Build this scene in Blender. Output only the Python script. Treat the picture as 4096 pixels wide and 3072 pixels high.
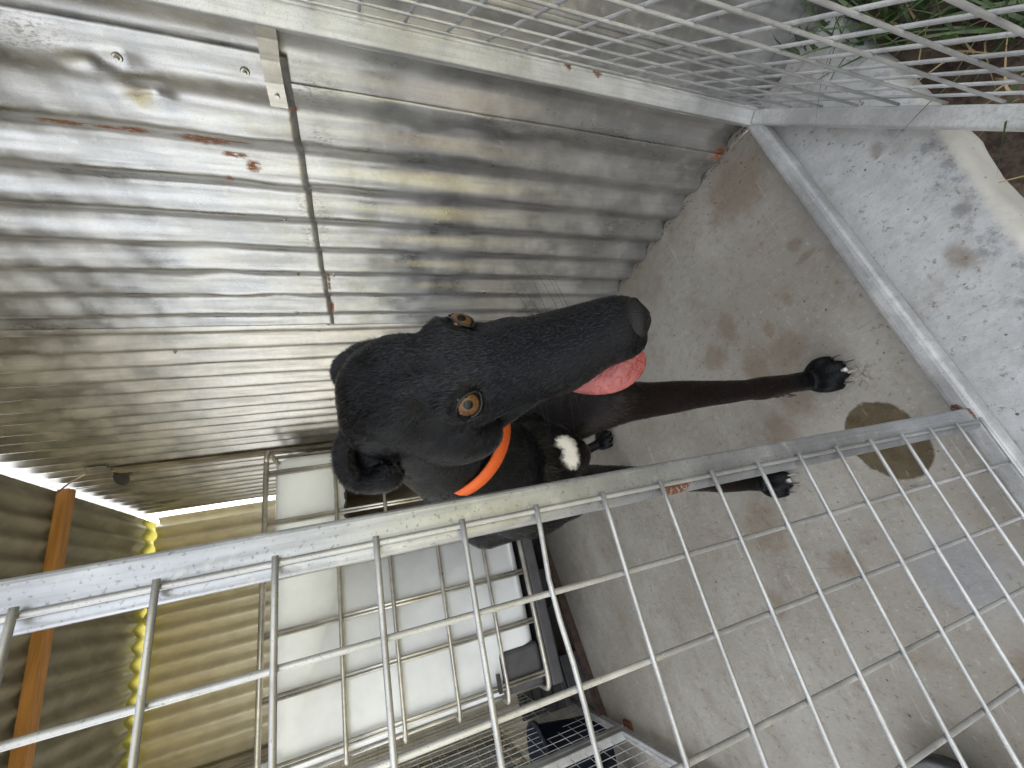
import bpy, bmesh, math, random
import numpy as np
from mathutils import Vector, Matrix
random.seed(7); rng = np.random.default_rng(7)
for o in list(bpy.data.objects): bpy.data.objects.remove(o)
S = bpy.context.scene; C = S.collection
# ------------------------------------------------------------------ camera, world, sun, exposure
cam_d = bpy.data.cameras.new('camera'); cam = bpy.data.objects.new('camera', cam_d); C.objects.link(cam); S.camera = cam
RM = ((-0.2185003,0.8897252,-0.4008075),(-0.2767286,-0.4503655,-0.8488770),(-0.9357772,-0.0745650,0.3446174))
cam.matrix_world = Matrix(((RM[0][0], RM[0][1], RM[0][2], 0), (RM[1][0], RM[1][1], RM[1][2], 0), (RM[2][0], RM[2][1], RM[2][2], 0.762), (0, 0, 0, 1)))
cam_d.sensor_width = 36; cam_d.lens = 36 * 1580 / 4096; cam_d.clip_start = 0.01; cam_d.clip_end = 1000
cam_d.dof.use_dof = True; cam_d.dof.focus_distance = 0.36; cam_d.dof.aperture_fstop = 40
EL, AZ = math.radians(50), math.radians(12)
W = bpy.data.worlds.new('World'); S.world = W; W.use_nodes = True
wn = W.node_tree.nodes; bg = wn['Background']
sky = wn.new('ShaderNodeTexSky'); sky.sky_type = 'NISHITA'; sky.sun_disc = False
sky.sun_elevation = EL; sky.sun_rotation = AZ; sky.air_density = 1.2; sky.dust_density = 3.0
hs = wn.new('ShaderNodeHueSaturation'); hs.inputs['Saturation'].default_value = .24; W.node_tree.links.new(sky.outputs[0], hs.inputs['Color']); W.node_tree.links.new(hs.outputs[0], bg.inputs[0]); bg.inputs[1].default_value = 0.15
sun_d = bpy.data.lights.new('sun', 'SUN'); sun_d.energy = 4.0; sun_d.angle = math.radians(0.5); sun_d.color = (1, .95, .86)
sun = bpy.data.objects.new('sun', sun_d); C.objects.link(sun)
sd = Vector((math.sin(AZ) * math.cos(EL), math.cos(AZ) * math.cos(EL), math.sin(EL)))
sun.rotation_euler = sd.to_track_quat('Z', 'Y').to_euler()
S.view_settings.view_transform = 'Standard'; S.view_settings.look = 'None'
S.view_settings.exposure = 2.35; S.view_settings.gamma = 1.0
S.render.engine = 'CYCLES'; S.cycles_curves.shape = 'THICK'; S.cycles.max_bounces = 10; S.cycles.diffuse_bounces = 6

# ------------------------------------------------------------------ helpers
def link(name, me, mat=None, parent=None):
    o = bpy.data.objects.new(name, me); C.objects.link(o)
    if mat: me.materials.append(mat)
    if parent: o.parent = parent
    return o
def tag(o, label=None, cat=None, group=None, kind=None):
    if label: o['label'] = label
    if cat: o['category'] = cat
    if group: o['group'] = group
    if kind: o['kind'] = kind
    return o
def thing(name, label, cat, group=None, loc=(0, 0, 0)):
    o = bpy.data.objects.new(name, None); C.objects.link(o); o.empty_display_size = .1; o.location = loc
    return tag(o, label, cat, group)
def mesh(vs, fs, smooth=True):
    me = bpy.data.meshes.new('m'); me.from_pydata([tuple(v) for v in vs], [], fs); me.update()
    if smooth: me.polygons.foreach_set('use_smooth', [True] * len(me.polygons))
    return me
def bm_mesh(bm, smooth=False):
    bmesh.ops.recalc_face_normals(bm, faces=bm.faces[:])
    me = bpy.data.meshes.new('m'); bm.to_mesh(me); bm.free()
    if smooth: me.polygons.foreach_set('use_smooth', [True] * len(me.polygons))
    return me
def box_bm(lo, hi, bev=0.0, seg=2, M=None, bm=None):
    b = bmesh.new(); bmesh.ops.create_cube(b, size=1)
    for v in b.verts:
        for k in range(3): v.co[k] = lo[k] + (v.co[k] + .5) * (hi[k] - lo[k])
    if bev: bmesh.ops.bevel(b, geom=b.edges[:], offset=bev, segments=seg, affect='EDGES', profile=.5)
    if M is not None: b.transform(M)
    if bm is None: return b
    me = bpy.data.meshes.new('t'); b.to_mesh(me); b.free(); bm.from_mesh(me); bpy.data.meshes.remove(me); return bm
def box(name, lo, hi, mat, parent=None, bev=0.0, M=None, smooth=False):
    return link(name, bm_mesh(box_bm(lo, hi, bev, 3, M), smooth), mat, parent)
def tube_geo(pts, r, n=8, vs=None, fs=None, cap=True):
    if vs is None: vs, fs = [], []
    pts = [Vector(p) for p in pts]; rs = r if hasattr(r, '__len__') else [r] * len(pts)
    t0 = (pts[1] - pts[0]).normalized(); a = t0.orthogonal().normalized(); base = len(vs)
    for i, p in enumerate(pts):
        t = (pts[min(i + 1, len(pts) - 1)] - pts[max(i - 1, 0)]).normalized()
        a = (a - t * a.dot(t)).normalized(); b = t.cross(a)
        for k in range(n):
            an = 2 * math.pi * k / n; vs.append(p + (a * math.cos(an) + b * math.sin(an)) * rs[i])
    for i in range(len(pts) - 1):
        for k in range(n):
            q = base + i * n; fs.append((q + k, q + (k + 1) % n, q + n + (k + 1) % n, q + n + k))
    if cap:
        fs.append(tuple(base + k for k in reversed(range(n)))); q = base + (len(pts) - 1) * n; fs.append(tuple(q + k for k in range(n)))
    return vs, fs
def tube(name, pts, r, mat, parent=None, n=8):
    vs, fs = tube_geo(pts, r, n); return link(name, mesh(vs, fs), mat, parent)
def evaluated(o):
    dg = bpy.context.evaluated_depsgraph_get(); dg.update()
    return bpy.data.meshes.new_from_object(o.evaluated_get(dg))

# ------------------------------------------------------------------ material helpers
def newmat(name):
    m = bpy.data.materials.new(name); m.use_nodes = True
    nt = m.node_tree; return m, nt, nt.nodes['Principled BSDF']
class G:
    def __init__(s, nt): s.nt = nt; s.n = nt.nodes; s.l = nt.links; s.geo = s.n.new('ShaderNodeNewGeometry').outputs['Position']
    def put(s, sock, v):
        if hasattr(v, 'is_output') or isinstance(v, bpy.types.NodeSocket): s.l.new(v, sock)
        else: sock.default_value = v
    def noise(s, scale, detail=4, rough=.6, vec=None, stretch=None, dist=0, off=(0, 0, 0)):
        v = vec or s.geo
        if stretch:
            mp = s.n.new('ShaderNodeMapping'); s.l.new(v, mp.inputs[0]); mp.inputs['Scale'].default_value = stretch; mp.inputs['Location'].default_value = off; v = mp.outputs[0]
        t = s.n.new('ShaderNodeTexNoise'); s.l.new(v, t.inputs['Vector']); t.inputs['Scale'].default_value = scale
        t.inputs['Detail'].default_value = detail; t.inputs['Roughness'].default_value = rough; t.inputs['Distortion'].default_value = dist
        return t.outputs['Fac']
    def voro(s, scale, vec=None, feature='F1', out='Distance'):
        t = s.n.new('ShaderNodeTexVoronoi'); t.feature = feature; s.l.new(vec or s.geo, t.inputs['Vector']); t.inputs['Scale'].default_value = scale
        return t.outputs[out]
    def math(s, op, a, b=0.5, clamp=False):
        t = s.n.new('ShaderNodeMath'); t.operation = op; t.use_clamp = clamp; s.put(t.inputs[0], a); s.put(t.inputs[1], b); return t.outputs[0]
    def ramp(s, v, a, b, lo=0., hi=1.):
        t = s.n.new('ShaderNodeMapRange'); s.put(t.inputs[0], v); t.inputs[1].default_value = a; t.inputs[2].default_value = b; t.inputs[3].default_value = lo; t.inputs[4].default_value = hi; t.interpolation_type = 'SMOOTHSTEP'; return t.outputs[0]
    def mix(s, f, a, b):
        t = s.n.new('ShaderNodeMix'); t.data_type = 'RGBA'; s.put(t.inputs[0], f); s.put(t.inputs[6], a if not isinstance(a, tuple) else a + (1,)); s.put(t.inputs[7], b if not isinstance(b, tuple) else b + (1,)); return t.outputs[2]
    def bump(s, h, strength, dist=.001, nrm=None):
        t = s.n.new('ShaderNodeBump'); t.inputs['Strength'].default_value = strength; t.inputs['Distance'].default_value = dist; s.put(t.inputs['Height'], h)
        if nrm: s.l.new(nrm, t.inputs['Normal'])
        return t.outputs[0]
    def spot(s, c, r, warp=.5, wscale=60., edge=.3):
        # soft ellipse at world position c with radii r and a noisy outline
        mp = s.n.new('ShaderNodeVectorMath'); mp.operation = 'SUBTRACT'; s.l.new(s.geo, mp.inputs[0]); mp.inputs[1].default_value = c
        sc = s.n.new('ShaderNodeVectorMath'); sc.operation = 'DIVIDE'; s.l.new(mp.outputs[0], sc.inputs[0]); sc.inputs[1].default_value = r
        ln = s.n.new('ShaderNodeVectorMath'); ln.operation = 'LENGTH'; s.l.new(sc.outputs[0], ln.inputs[0])
        if warp:
            nz = s.cache(wscale); d = s.math('ADD', ln.outputs['Value'], s.math('MULTIPLY', s.math('SUBTRACT', nz, .5), warp * 2))
        else: d = ln.outputs['Value']
        return s.ramp(d, 1 + edge, 1 - edge)
    def cache(s, sc):
        if not hasattr(s, 'cc'): s.cc = {}
        if sc not in s.cc: s.cc[sc] = s.noise(sc, 5, .65)
        return s.cc[sc]
    def spots(s, L, **k):
        out = None
        for c, r in L:
            q = s.spot(c, r, **k); out = q if out is None else s.math('MAXIMUM', out, q)
        return out

RUST = [((.69, .483, .970), (.05, .009, .030)), ((.69, .481, 1.055), (.05, .006, .020)), ((.69, .482, 1.135), (.05, .005, .026)), ((.69, .484, 1.085), (.05, .004, .018)),
        ((.69, .517, .912), (.05, .006, .009)), ((.69, .540, .951), (.05, .005, .005)), ((.69, .417, .836), (.05, .004, .006)), ((.69, .505, .935), (.05, .003, .015)), ((.69, .481, .932), (.05, .003, .02)),
        ((.69, .378, .012), (.05, .015, .02)), ((.69, .900, .830), (.05, .012, .004)), ((.69, .80, .828), (.05, .03, .003))]
GRIME = [((.69, .460, .42), (.05, .018, .09)), ((.69, .386, .80), (.05, .02, .03)), ((.69, .46, .80), (.05, .02, .02)), ((.69, .39, .45), (.05, .01, .16)), ((.69, .65, .85), (.05, .07, .012)), ((.69, .62, .82), (.05, .05, .012)), ((.69, .37, 1.14), (.05, .02, .07))]
def galv(name, base=(.5, .51, .53), rough=.4, metal=.85, sp=140, streak=True, marks=False, fine=900, rustspots=None, lon=None):
    m, nt, b = newmat(name); g = G(nt)
    n1 = g.noise(9, 5, .65); n2 = g.noise(70, 4, .6)
    st = g.noise(14, 5, .6, stretch=lon or (3, 6, .35))
    dk = tuple(x * .72 for x in base); lt = tuple(min(1, x * 1.2) for x in base)
    col = g.mix(g.ramp(n1, .3, .72), dk, lt)
    col = g.mix(g.ramp(st, .42, .75, 0, .55), col, tuple(x * .6 for x in base))
    col = g.mix(g.ramp(n2, .56, .72, 0, .35), col, (.62, .61, .58))
    fl = g.noise(fine, 2, .5); col = g.mix(g.ramp(fl, .60, .72, 0, .55), col, (.12, .11, .10))
    met = g.math('MULTIPLY', g.ramp(n2, .8, .5, .75, 1), metal)
    ro = g.math('ADD', g.ramp(n1, .3, .7, -.07, .1), g.math('ADD', rough, g.ramp(st, .4, .7, 0, .12)))
    if marks:
        k = g.noise(220, 5, .7, stretch=(1, 1.6, .7)); gm = g.math('MULTIPLY', g.spots(GRIME, warp=.7, wscale=45., edge=.6), g.ramp(k, .47, .62, .0, .6))
        col = g.mix(gm, col, (.13, .12, .10)); met = g.math('MULTIPLY', met, g.math('SUBTRACT', 1, gm))
        rn = g.noise(160, 6, .75, stretch=(1, 1.8, .6)); rs = g.math('MULTIPLY', g.spots(RUST, warp=1.0, wscale=85., edge=.55), g.ramp(rn, .36, .50))
        col = g.mix(rs, col, g.mix(g.noise(300, 3), (.10, .022, .006), (.32, .12, .035))); met = g.math('MULTIPLY', met, g.math('SUBTRACT', 1, rs)); ro = g.math('ADD', ro, g.math('MULTIPLY', rs, .4))
    if rustspots:
        rn = g.noise(350, 5, .7); rs = g.math('MULTIPLY', g.spots(rustspots, warp=.25, wscale=150., edge=.15), g.ramp(rn, .36, .5, .25, 1))
        col = g.mix(rs, col, g.mix(g.noise(420, 3), (.045, .012, .006), (.20, .075, .028))); met = g.math('MULTIPLY', met, g.math('SUBTRACT', 1, rs)); ro = g.math('ADD', ro, g.math('MULTIPLY', rs, .4))
    nt.links.new(col, b.inputs['Base Color']); nt.links.new(met, b.inputs['Metallic']); nt.links.new(ro, b.inputs['Roughness'])
    bm = g.bump(g.noise(30, 2, .5), .05, .0015); bm = g.bump(g.noise(600, 3, .6), .12, .0004, bm)
    nt.links.new(bm, b.inputs['Normal'])
    return m
M_wall = galv('galvanised_sheet', (.485, .48, .472), .31, .88, marks=True)
M_wall2 = galv('clean_sheet', (.56, .535, .49), .34, .88)
M_post = galv('galvanised_tube', (.43, .44, .465), .36, .65, fine=420, lon=(14, 14, .7), rustspots=[((.0265, .286, .523), (.0062, .02, .017)), ((.045, .29, .034), (.012, .03, .006))])
M_gate = galv('galvanised_gate', (.58, .58, .57), .40, .5, fine=700, lon=(14, 14, .7), rustspots=[((.67, .26, .433), (.02, .02, .008)), ((.67, .26, .38), (.02, .02, .012))])
M_thr = galv('threshold_tube', (.46, .46, .455), .5, .35, fine=400, rustspots=[((.05, .298, .03), (.009, .006, .01))])
M_wire = galv('galvanised_wire', (.50, .50, .50), .42, .55, fine=900)
M_cage = galv('cage_tube', (.66, .63, .56), .32, .75, fine=1500)
M_strap = galv('zinc_strap', (.55, .53, .48), .3, .9)
def plain(name, col, rough=.6, metal=0., nscale=30, var=.35, bump=.2, bscale=200, sub=0., streak=None):
    m, nt, b = newmat(name); g = G(nt)
    c = g.mix(g.ramp(g.noise(nscale, 5, .6, stretch=streak), .3, .7), tuple(x * (1 - var) for x in col), tuple(min(1, x * (1 + var * .6)) for x in col))
    nt.links.new(c, b.inputs['Base Color']); b.inputs['Roughness'].default_value = rough; b.inputs['Metallic'].default_value = metal
    if sub: b.inputs['Subsurface Weight'].default_value = sub; b.inputs['Subsurface Radius'].default_value = (.03, .03, .03)
    if bump: nt.links.new(g.bump(g.noise(bscale, 4, .6), bump, .001), b.inputs['Normal'])
    return m
M_cream = plain('cream_paint', (.66, .60, .48), .30, 0, 12, .12, .05)
M_timber = plain('pine_timber', (.50, .24, .085), .6, 0, 18, .25, .3, 120, streak=(.3, 4, 4))
M_grey_timber = plain('weathered_timber', (.27, .23, .18), .8, 0, 25, .5, .6, 160, streak=(4, 4, .3))
M_dark = plain('dark_rubber', (.03, .03, .033), .5, 0, 30, .4, .3)
M_darkgrey = plain('dark_grey_plastic', (.07, .068, .075), .45, 0, 20, .2, .1)
M_blue = plain('blue_plastic', (.008, .012, .024), .35, 0, 20, .2, .1)
M_hdpe = plain('white_plastic', (.86, .88, .90), .38, 0, 5, .10, .06, 40, sub=.15)
M_beige = plain('beige_lining', (.42, .36, .28), .6, 0, 8, .25, .1)
M_rubber_ear = plain('black_edge', (.025, .025, .02), .7, 0, 80, .5, .5)
M_soil = None

# concrete
def concrete():
    m, nt, b = newmat('concrete'); g = G(nt)
    big = g.noise(3.2, 5, .6); mid = g.noise(16, 6, .65); fin = g.noise(140, 5, .7); st = g.noise(38, 6, .7, stretch=(1, .8, 1))
    col = g.mix(g.ramp(big, .35, .68), (.27, .245, .205), (.37, .35, .31))
    sepx = g.n.new('ShaderNodeSeparateXYZ'); g.l.new(g.geo, sepx.inputs[0])
    outf = g.ramp(sepx.outputs[1], .34, .26); col = g.mix(g.math('MULTIPLY', outf, .8), col, g.mix(g.ramp(st, .35, .65), (.42, .43, .43), (.52, .53, .53)))
    col = g.mix(g.ramp(mid, .50, .68, 0, .4), col, (.22, .175, .13)); fl2 = g.noise(75, 5, .75); col = g.mix(g.ramp(fl2, .57, .66, 0, .7), col, (.16, .125, .085)); col = g.mix(g.ramp(fl2, .42, .34, 0, .5), col, (.46, .45, .42))
    col = g.mix(g.ramp(st, .62, .74, 0, .75), col, (.15, .11, .07))
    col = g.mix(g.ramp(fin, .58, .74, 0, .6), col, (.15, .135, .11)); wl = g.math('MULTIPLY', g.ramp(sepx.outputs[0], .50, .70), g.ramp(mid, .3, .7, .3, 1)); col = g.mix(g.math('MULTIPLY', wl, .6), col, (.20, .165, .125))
    col = g.mix(g.ramp(fin, .30, .2, 0, .4), col, (.55, .54, .52))
    ey = g.math('ADD', sepx.outputs[1], g.math('MULTIPLY', g.math('SUBTRACT', sepx.outputs[0], .38), .10)); kerb = g.ramp(g.math('ADD', ey, g.math('MULTIPLY', mid, .012)), .160, .146); col = g.mix(g.math('MULTIPLY', kerb, .85), col, g.mix(g.ramp(mid, .3, .7), (.48, .45, .38), (.62, .59, .52)))  # paler kerb edge: the brighter sky light there is put into the colour
    # grey algae band inside the kerb
    gb = g.math('MULTIPLY', g.ramp(ey, .195, .168), g.ramp(g.noise(25, 5, .7), .46, .62)); gb = g.math('MULTIPLY', gb, g.math('SUBTRACT', 1, kerb))
    col = g.mix(g.math('MULTIPLY', gb, .6), col, (.12, .125, .13))
    brown = [((.249, .473, 0), (.035, .04, 1)), ((.41, .36, 0), (.012, .012, 1)), ((.376, .358, 0), (.006, .02, 1)), ((.441, .198, 0), (.011, .009, 1)), ((.237, .209, 0), (.018, .012, 1)), ((.32, .62, 0), (.03, .03, 1)), ((.24, .54, 0), (.05, .03, 1)), ((-.13, .57, 0), (.02, .03, 1)), ((-.05, .70, 0), (.05, .05, 1)), ((.30, .48, 0), (.018, .01, 1)), ((.60, .40, 0), (.07, .06, 1)), ((.10, .56, 0), (.05, .03, 1)), ((-.28, .40, 0), (.03, .03, 1)), ((-.2, .75, 0), (.03, .02, 1)), ((.36, .56, 0), (.035, .02, 1)), ((.17, .50, 0), (.05, .035, 1)), ((.33, .42, 0), (.012, .009, 1))]
    col = g.mix(g.math('MULTIPLY', g.spots(brown, warp=.8, wscale=40., edge=.5), .55), col, (.17, .12, .075))
    # wet paw print
    pp = [((.150, .386, 0), (.022, .016, 1))]; pk = g.noise(150, 4, .7)
    col = g.mix(g.math('MULTIPLY', g.spots(pp, warp=.7, wscale=70., edge=.3), g.ramp(pk, .5, .56, 0, .6)), col, (.13, .10, .08))
    wet = g.math('MAXIMUM', g.spots([((.050, .412, 0), (.056, .047, 1)), ((.030, .402, 0), (.050, .046, 1))], warp=.10, wscale=20., edge=.04), g.spots([((.045, .408, 0), (.060, .050, 1))], warp=.14, wscale=60., edge=.04))
    wc = g.mix(g.ramp(g.noise(30, 4), .35, .65), (.085, .066, .038), (.12, .096, .060)); col = g.mix(wet, col, wc)
    blu = g.spots([((-.15, .42, 0), (.05, .05, 1))], warp=.5, wscale=25., edge=.6); col = g.mix(g.math('MULTIPLY', blu, .35), col, (.2, .24, .30))
    scr = g.noise(30, 2, .5, stretch=(.25, 3.2, 1), dist=1.5); col = g.mix(g.ramp(scr, .70, .73, 0, .35), col, (.50, .48, .45)); hr_ = g.noise(22, 2, .5, stretch=(3.0, .3, 1), dist=2.2); col = g.mix(g.math('MULTIPLY', g.ramp(hr_, .715, .722), g.ramp(hr_, .735, .728)), col, (.10, .08, .06)); tiny = g.voro(42); tm = g.math('MULTIPLY', g.ramp(tiny, .10, .05), g.ramp(g.noise(11, 3), .5, .6)); col = g.mix(tm, col, (.10, .07, .045))
    nt.links.new(col, b.inputs['Base Color'])
    nt.links.new(g.math('SUBTRACT', g.ramp(mid, .3, .7, .62, .82), g.math('MULTIPLY', wet, .40)), b.inputs['Roughness'])
    nt.links.new(g.bump(fin, .45, .0012, g.bump(st, .4, .004)), b.inputs['Normal'])
    return m
M_conc = concrete()
def soil():
    m, nt, b = newmat('soil'); g = G(nt)
    c = g.mix(g.ramp(g.noise(60, 6, .7), .35, .65), (.035, .022, .016), (.12, .08, .055)); c = g.mix(g.ramp(g.noise(9, 4), .5, .65, 0, .5), c, (.20, .15, .10))
    sp = g.n.new('ShaderNodeSeparateXYZ'); g.l.new(g.geo, sp.inputs[0]); far = g.math('MAXIMUM', g.ramp(sp.outputs[1], 3.0, 3.3), g.ramp(sp.outputs[1], -1.2, -1.8))
    far = g.math('MAXIMUM', far, g.ramp(sp.outputs[0], 1.3, 1.8)); c = g.mix(far, c, g.mix(g.noise(4, 4), (.16, .17, .05), (.28, .24, .10)))
    nt.links.new(c, b.inputs['Base Color']); b.inputs['Roughness'].default_value = .95
    nt.links.new(g.bump(g.noise(120, 6, .75), 1, .006, g.bump(g.noise(25, 4), .8, .02)), b.inputs['Normal'])
    return m
M_soil = soil()

# ------------------------------------------------------------------ setting
N = 40
def grid(x0, x1, y0, y1, nx, ny, f):
    vs = [(x0 + (x1 - x0) * i / nx, y0 + (y1 - y0) * j / ny, 0) for j in range(ny + 1) for i in range(nx + 1)]
    vs = [(x, y, f(x, y)) for x, y, _ in vs]
    fs = [(j * (nx + 1) + i, j * (nx + 1) + i + 1, (j + 1) * (nx + 1) + i + 1, (j + 1) * (nx + 1) + i) for j in range(ny) for i in range(nx)]
    return mesh(vs, fs)
tag(link('ground', grid(-300, 300, -300, 300, 60, 60, lambda x, y: -.075), M_soil), kind='structure')
tag(link('soil_bed', grid(-.6, 1.6, -1.2, .3, 110, 75, lambda x, y: -.055 + .012 * math.sin(x * 31 + y * 17) * math.sin(y * 23) + rng.random() * .006), M_soil), 'dark loose soil in front of the concrete slab edge', kind='structure')
# slab with a rounded, slightly crumbled front edge
def slab():
    xs = np.linspace(-3.0, .704, 190); prof = [(3.2, 0), (2.0, 0), (1.2, 0), (.6, 0), (.3, 0), (.20, 0), (.152, 0), (.146, -.001), (.141, -.003), (.136, -.007), (.133, -.016), (.131, -.03), (.130, -.09)]
    vs = []; n = len(prof)
    for x in xs:
        e = .002 * math.sin(x * 7) + .0015 * math.sin(x * 41 + 1) + (rng.random() - .5) * .0016
        ff = max(0, .38 - x) * .10 if x > 0 else .038
        for k, (y, z) in enumerate(prof): vs.append((x, y + ((e + ff) if y < .25 else 0), z))
    fs = [(i * n + k, i * n + k + 1, (i + 1) * n + k + 1, (i + 1) * n + k) for i in range(len(xs) - 1) for k in range(n - 1)]
    return mesh(vs, fs)
tag(link('concrete_floor', slab(), M_conc), 'stained grey concrete slab with a wet patch by the threshold', kind='structure')

# ---- corrugated sheets
P = .0762; A = .0104; PH = .419   # valley at y = PH + k P  (valley = away from pen)
def prof(t): return -A * math.cos(2 * math.pi * (t - PH) / P)
def sheet(name, parent, mat, t0, t1, h0, h1, X, axis='y', dent=None, nt_=12, nh=None, thick=.0008, bottom=None, flat=None, top=None):
    nt2 = max(2, int(round((t1 - t0) / P * nt_))); nh = nh or max(2, int((h1 - h0) / .06)); vs = []
    for j in range(nh + 1):
        for i in range(nt2 + 1):
            t = t0 + (t1 - t0) * i / nt2; lo = h0 + (bottom(t) if bottom else 0); hi = h1 + (top(t) if top else 0); h = lo + (hi - lo) * j / nh
            d = -prof(t)    # + toward away
            if flat: d *= flat(t, h)
            if dent: d += dent(t, h)
            if axis == 'y': vs.append((X + d, t, h))
            elif axis == 'x': vs.append((t, X + d, h))
    fs = []
    for j in range(nh):
        for i in range(nt2):
            q = j * (nt2 + 1) + i; fs.append((q, q + 1, q + nt2 + 2, q + nt2 + 1))
    o = link(name, mesh(vs, fs), mat, parent)
    md = o.modifiers.new('s', 'SOLIDIFY'); md.thickness = thick; md.offset = 0
    me = evaluated(o); o.modifiers.clear(); old = o.data; o.data = me; bpy.data.meshes.remove(old)
    return o
def gauss(t, h, t0, h0, a, b): return math.exp(-((t - t0) / a) ** 2 - ((h - h0) / b) ** 2)
DN = [(.392, 1.068, .012, .018, .007), (.381, 1.025, .012, .014, .006), (.428, 1.01, .016, .02, .010), (.784, 1.033, .018, .05, .007), (.74, 1.09, .013, .06, -.006), (.867, .939, .014, .035, .006),
      (.707, 1.033, .012, .05, .006), (.80, 1.10, .015, .06, -.005), (.85, 1.02, .012, .05, -.005), (.71, 1.20, .012, .05, .005), (.83, 1.30, .014, .06, .005), (.55, .88, .012, .05, -.004), (.46, .90, .012, .06, -.005), (.92, 1.1, .012, .09, .004), (.52, 1.10, .01, .07, .004)]
def dent_up(t, h):
    v = sum(d * gauss(t, h, a, b, sa, sb) for a, b, sa, sb, d in DN)
    return v + .0016 * math.sin(t * 37 + h * 11) * math.sin(h * 9 + 1) + .0007 * math.sin(t * 90 + h * 60) * math.sin(h * 47)
def dent_lo(t, h): return .0012 * math.sin(t * 21 + h * 7) * math.sin(h * 13) + .0005 * math.sin(t * 70) * math.sin(h * 70 + t * 30) + .004 * gauss(t, h, .405, .56, .01, .03) - .004 * gauss(t, h, .40, .48, .008, .02) + .003 * gauss(t, h, .404, .40, .008, .02)
def flat_up(t, h): return .35 + .65 * min(1, max(0, (t - .40) / .12)) if h > .6 else 1
random.seed(3)
ph = [random.uniform(0, 6) for _ in range(6)]
def ragged(t): return .004 * math.sin(t * 55 + ph[0]) + .003 * math.sin(t * 140 + ph[1]) + .004 * math.cos(2 * math.pi * (t - PH) / P)
wall = thing('corrugated_wall', 'old silvery corrugated iron wall with rust streaks, beside the dog', 'wall', loc=(.69, 1.5, 0))
for o_ in (wall,): pass
def par(o, p): 
    o.parent = p; o.matrix_parent_inverse = Matrix.Translation(-Vector(p.location)); return o
def wsheet(*a, **k):
    o = sheet('sheet', None, *a, **k); return par(o, wall)
upper = wsheet(M_wall, .347, .976, .832, 2.28, .6868, dent=dent_up, nt_=16, nh=110, flat=flat_up); upper['label'] = 'dented upper sheet with orange rust streaks'
lower = wsheet(M_wall, .377, .979, -.004, .850, .6895, dent=dent_lo, nt_=16, nh=70, bottom=ragged, flat=lambda t, h: .35 + .65 * min(1, max(0, (t - .40) / .12))); lower['label'] = 'smooth lower sheet ending raggedly above the concrete'
wsheet(M_wall, .227, .402, -.004, 2.28, .6935, dent=dent_lo, flat=lambda t, h: .45, bottom=ragged)
wsheet(M_wall, -.9, .245, -.06, 2.28, .6975, dent=dent_up, flat=lambda t, h: .55, bottom=ragged)
wsheet(M_wall2, .962, 1.565, .0, 2.28, .6905, dent=dent_lo, nh=40)
wsheet(M_wall2, 1.545, 2.20, .0, 2.28, .694, nh=40)
wsheet(M_wall2, 2.185, 2.80, .0, 2.28, .6905, nh=40)
def screw(y, z, x=None, r=.007, parent=wall, mat=M_strap):
    bm = bmesh.new(); Mx = Matrix.Translation((x, y, z)) @ Matrix.Rotation(-math.pi / 2, 4, 'Y')
    bmesh.ops.create_cone(bm, cap_ends=True, segments=16, radius1=r, radius2=r * .8, depth=.002, matrix=Mx)
    bmesh.ops.create_cone(bm, cap_ends=True, segments=6, radius1=r * .5, radius2=r * .42, depth=.005, matrix=Mx @ Matrix.Translation((0, 0, .003)))
    o = link('screw', bm_mesh(bm), mat); return par(o, parent)
for y, z in ((.371, .887), (.381, 1.03), (.624, .884), (.774, .887), (.777, .814), (1.019, .874), (1.234, .872), (1.464, .891), (1.109, 1.235), (.914, .913), (.867, .939)):
    fl = flat_up(y, z) if y < .97 else 1; base = (.6868 if y < .97 else .6905) + A * math.cos(2 * math.pi * (y - PH) / P) * fl + (dent_up(y, z) if y < .97 and z > .83 else 0)
    screw(y, z, base - .002, .006 if y < .5 else .0045)
par(box('sun_blocker', (.7008, .405, -.06), (.745, 2.84, .10), M_dark), wall); par(box('sun_blocker', (.7000, .245, -.06), (.75, .403, .10), M_dark), wall); par(box('sun_blocker', (.7060, -.9, -.07), (.76, .243, .10), M_dark), wall)  # plates added behind the wall base to stop sunlight leaking under the sheets
# strap batten with bracket high on the wall, thin brown strip down it
bat = thing('wall_stripe', 'thin brown strip standing against the corrugated wall behind the tank', 'stripe', loc=(.68, 1.95, 0))
par(box('strip', (.668, 1.935, .3), (.683, 1.965, 1.74), M_grey_timber), bat)  # thin brown strip down the wall below the bracket
br = thing('wall_bracket', 'small metal bracket with a dark oval pad high on the corrugated wall', 'bracket', loc=(.68, 1.93, 1.77))
par(box('plate', (.676, 1.885, 1.735), (.680, 1.955, 1.80), M_strap, bev=.001), br)
bm = bmesh.new(); bmesh.ops.create_uvsphere(bm, u_segments=20, v_segments=10, radius=1, matrix=Matrix.Translation((.66, 2.0, 1.735)) @ Matrix.Diagonal((.03, .055, .014, 1)))
par(link('pad', bm_mesh(bm, True), M_dark), br)
vs, fs = tube_geo([(.66, 1.9, 1.80), (.64, 1.93, 1.86), (.63, 2.0, 1.93)], .003); par(link('strut', mesh(vs, fs), M_strap), br)

# back wall, roof
bw = thing('back_wall', 'cream corrugated steel wall closing the back of the kennel', 'wall', loc=(0, 2.84, 0))
def bsheet(t0, t1, h0, h1, Y): 
    o = sheet('sheet', None, M_cream, t0, t1, h0, h1, Y, axis='x', flat=lambda t, h: 1.6); return par(o, bw)
rz = lambda x: 1.942 + .05 * (x - .1)
for t0, t1 in ((-3.0, -2.2), (-2.25, -1.4), (-1.45, -.62), (-.67, .16), (.12, .672)): bsheet(t0, t1, 0, rz((t0 + t1) / 2) - .015, 2.84 + random.uniform(0, .003))
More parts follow.
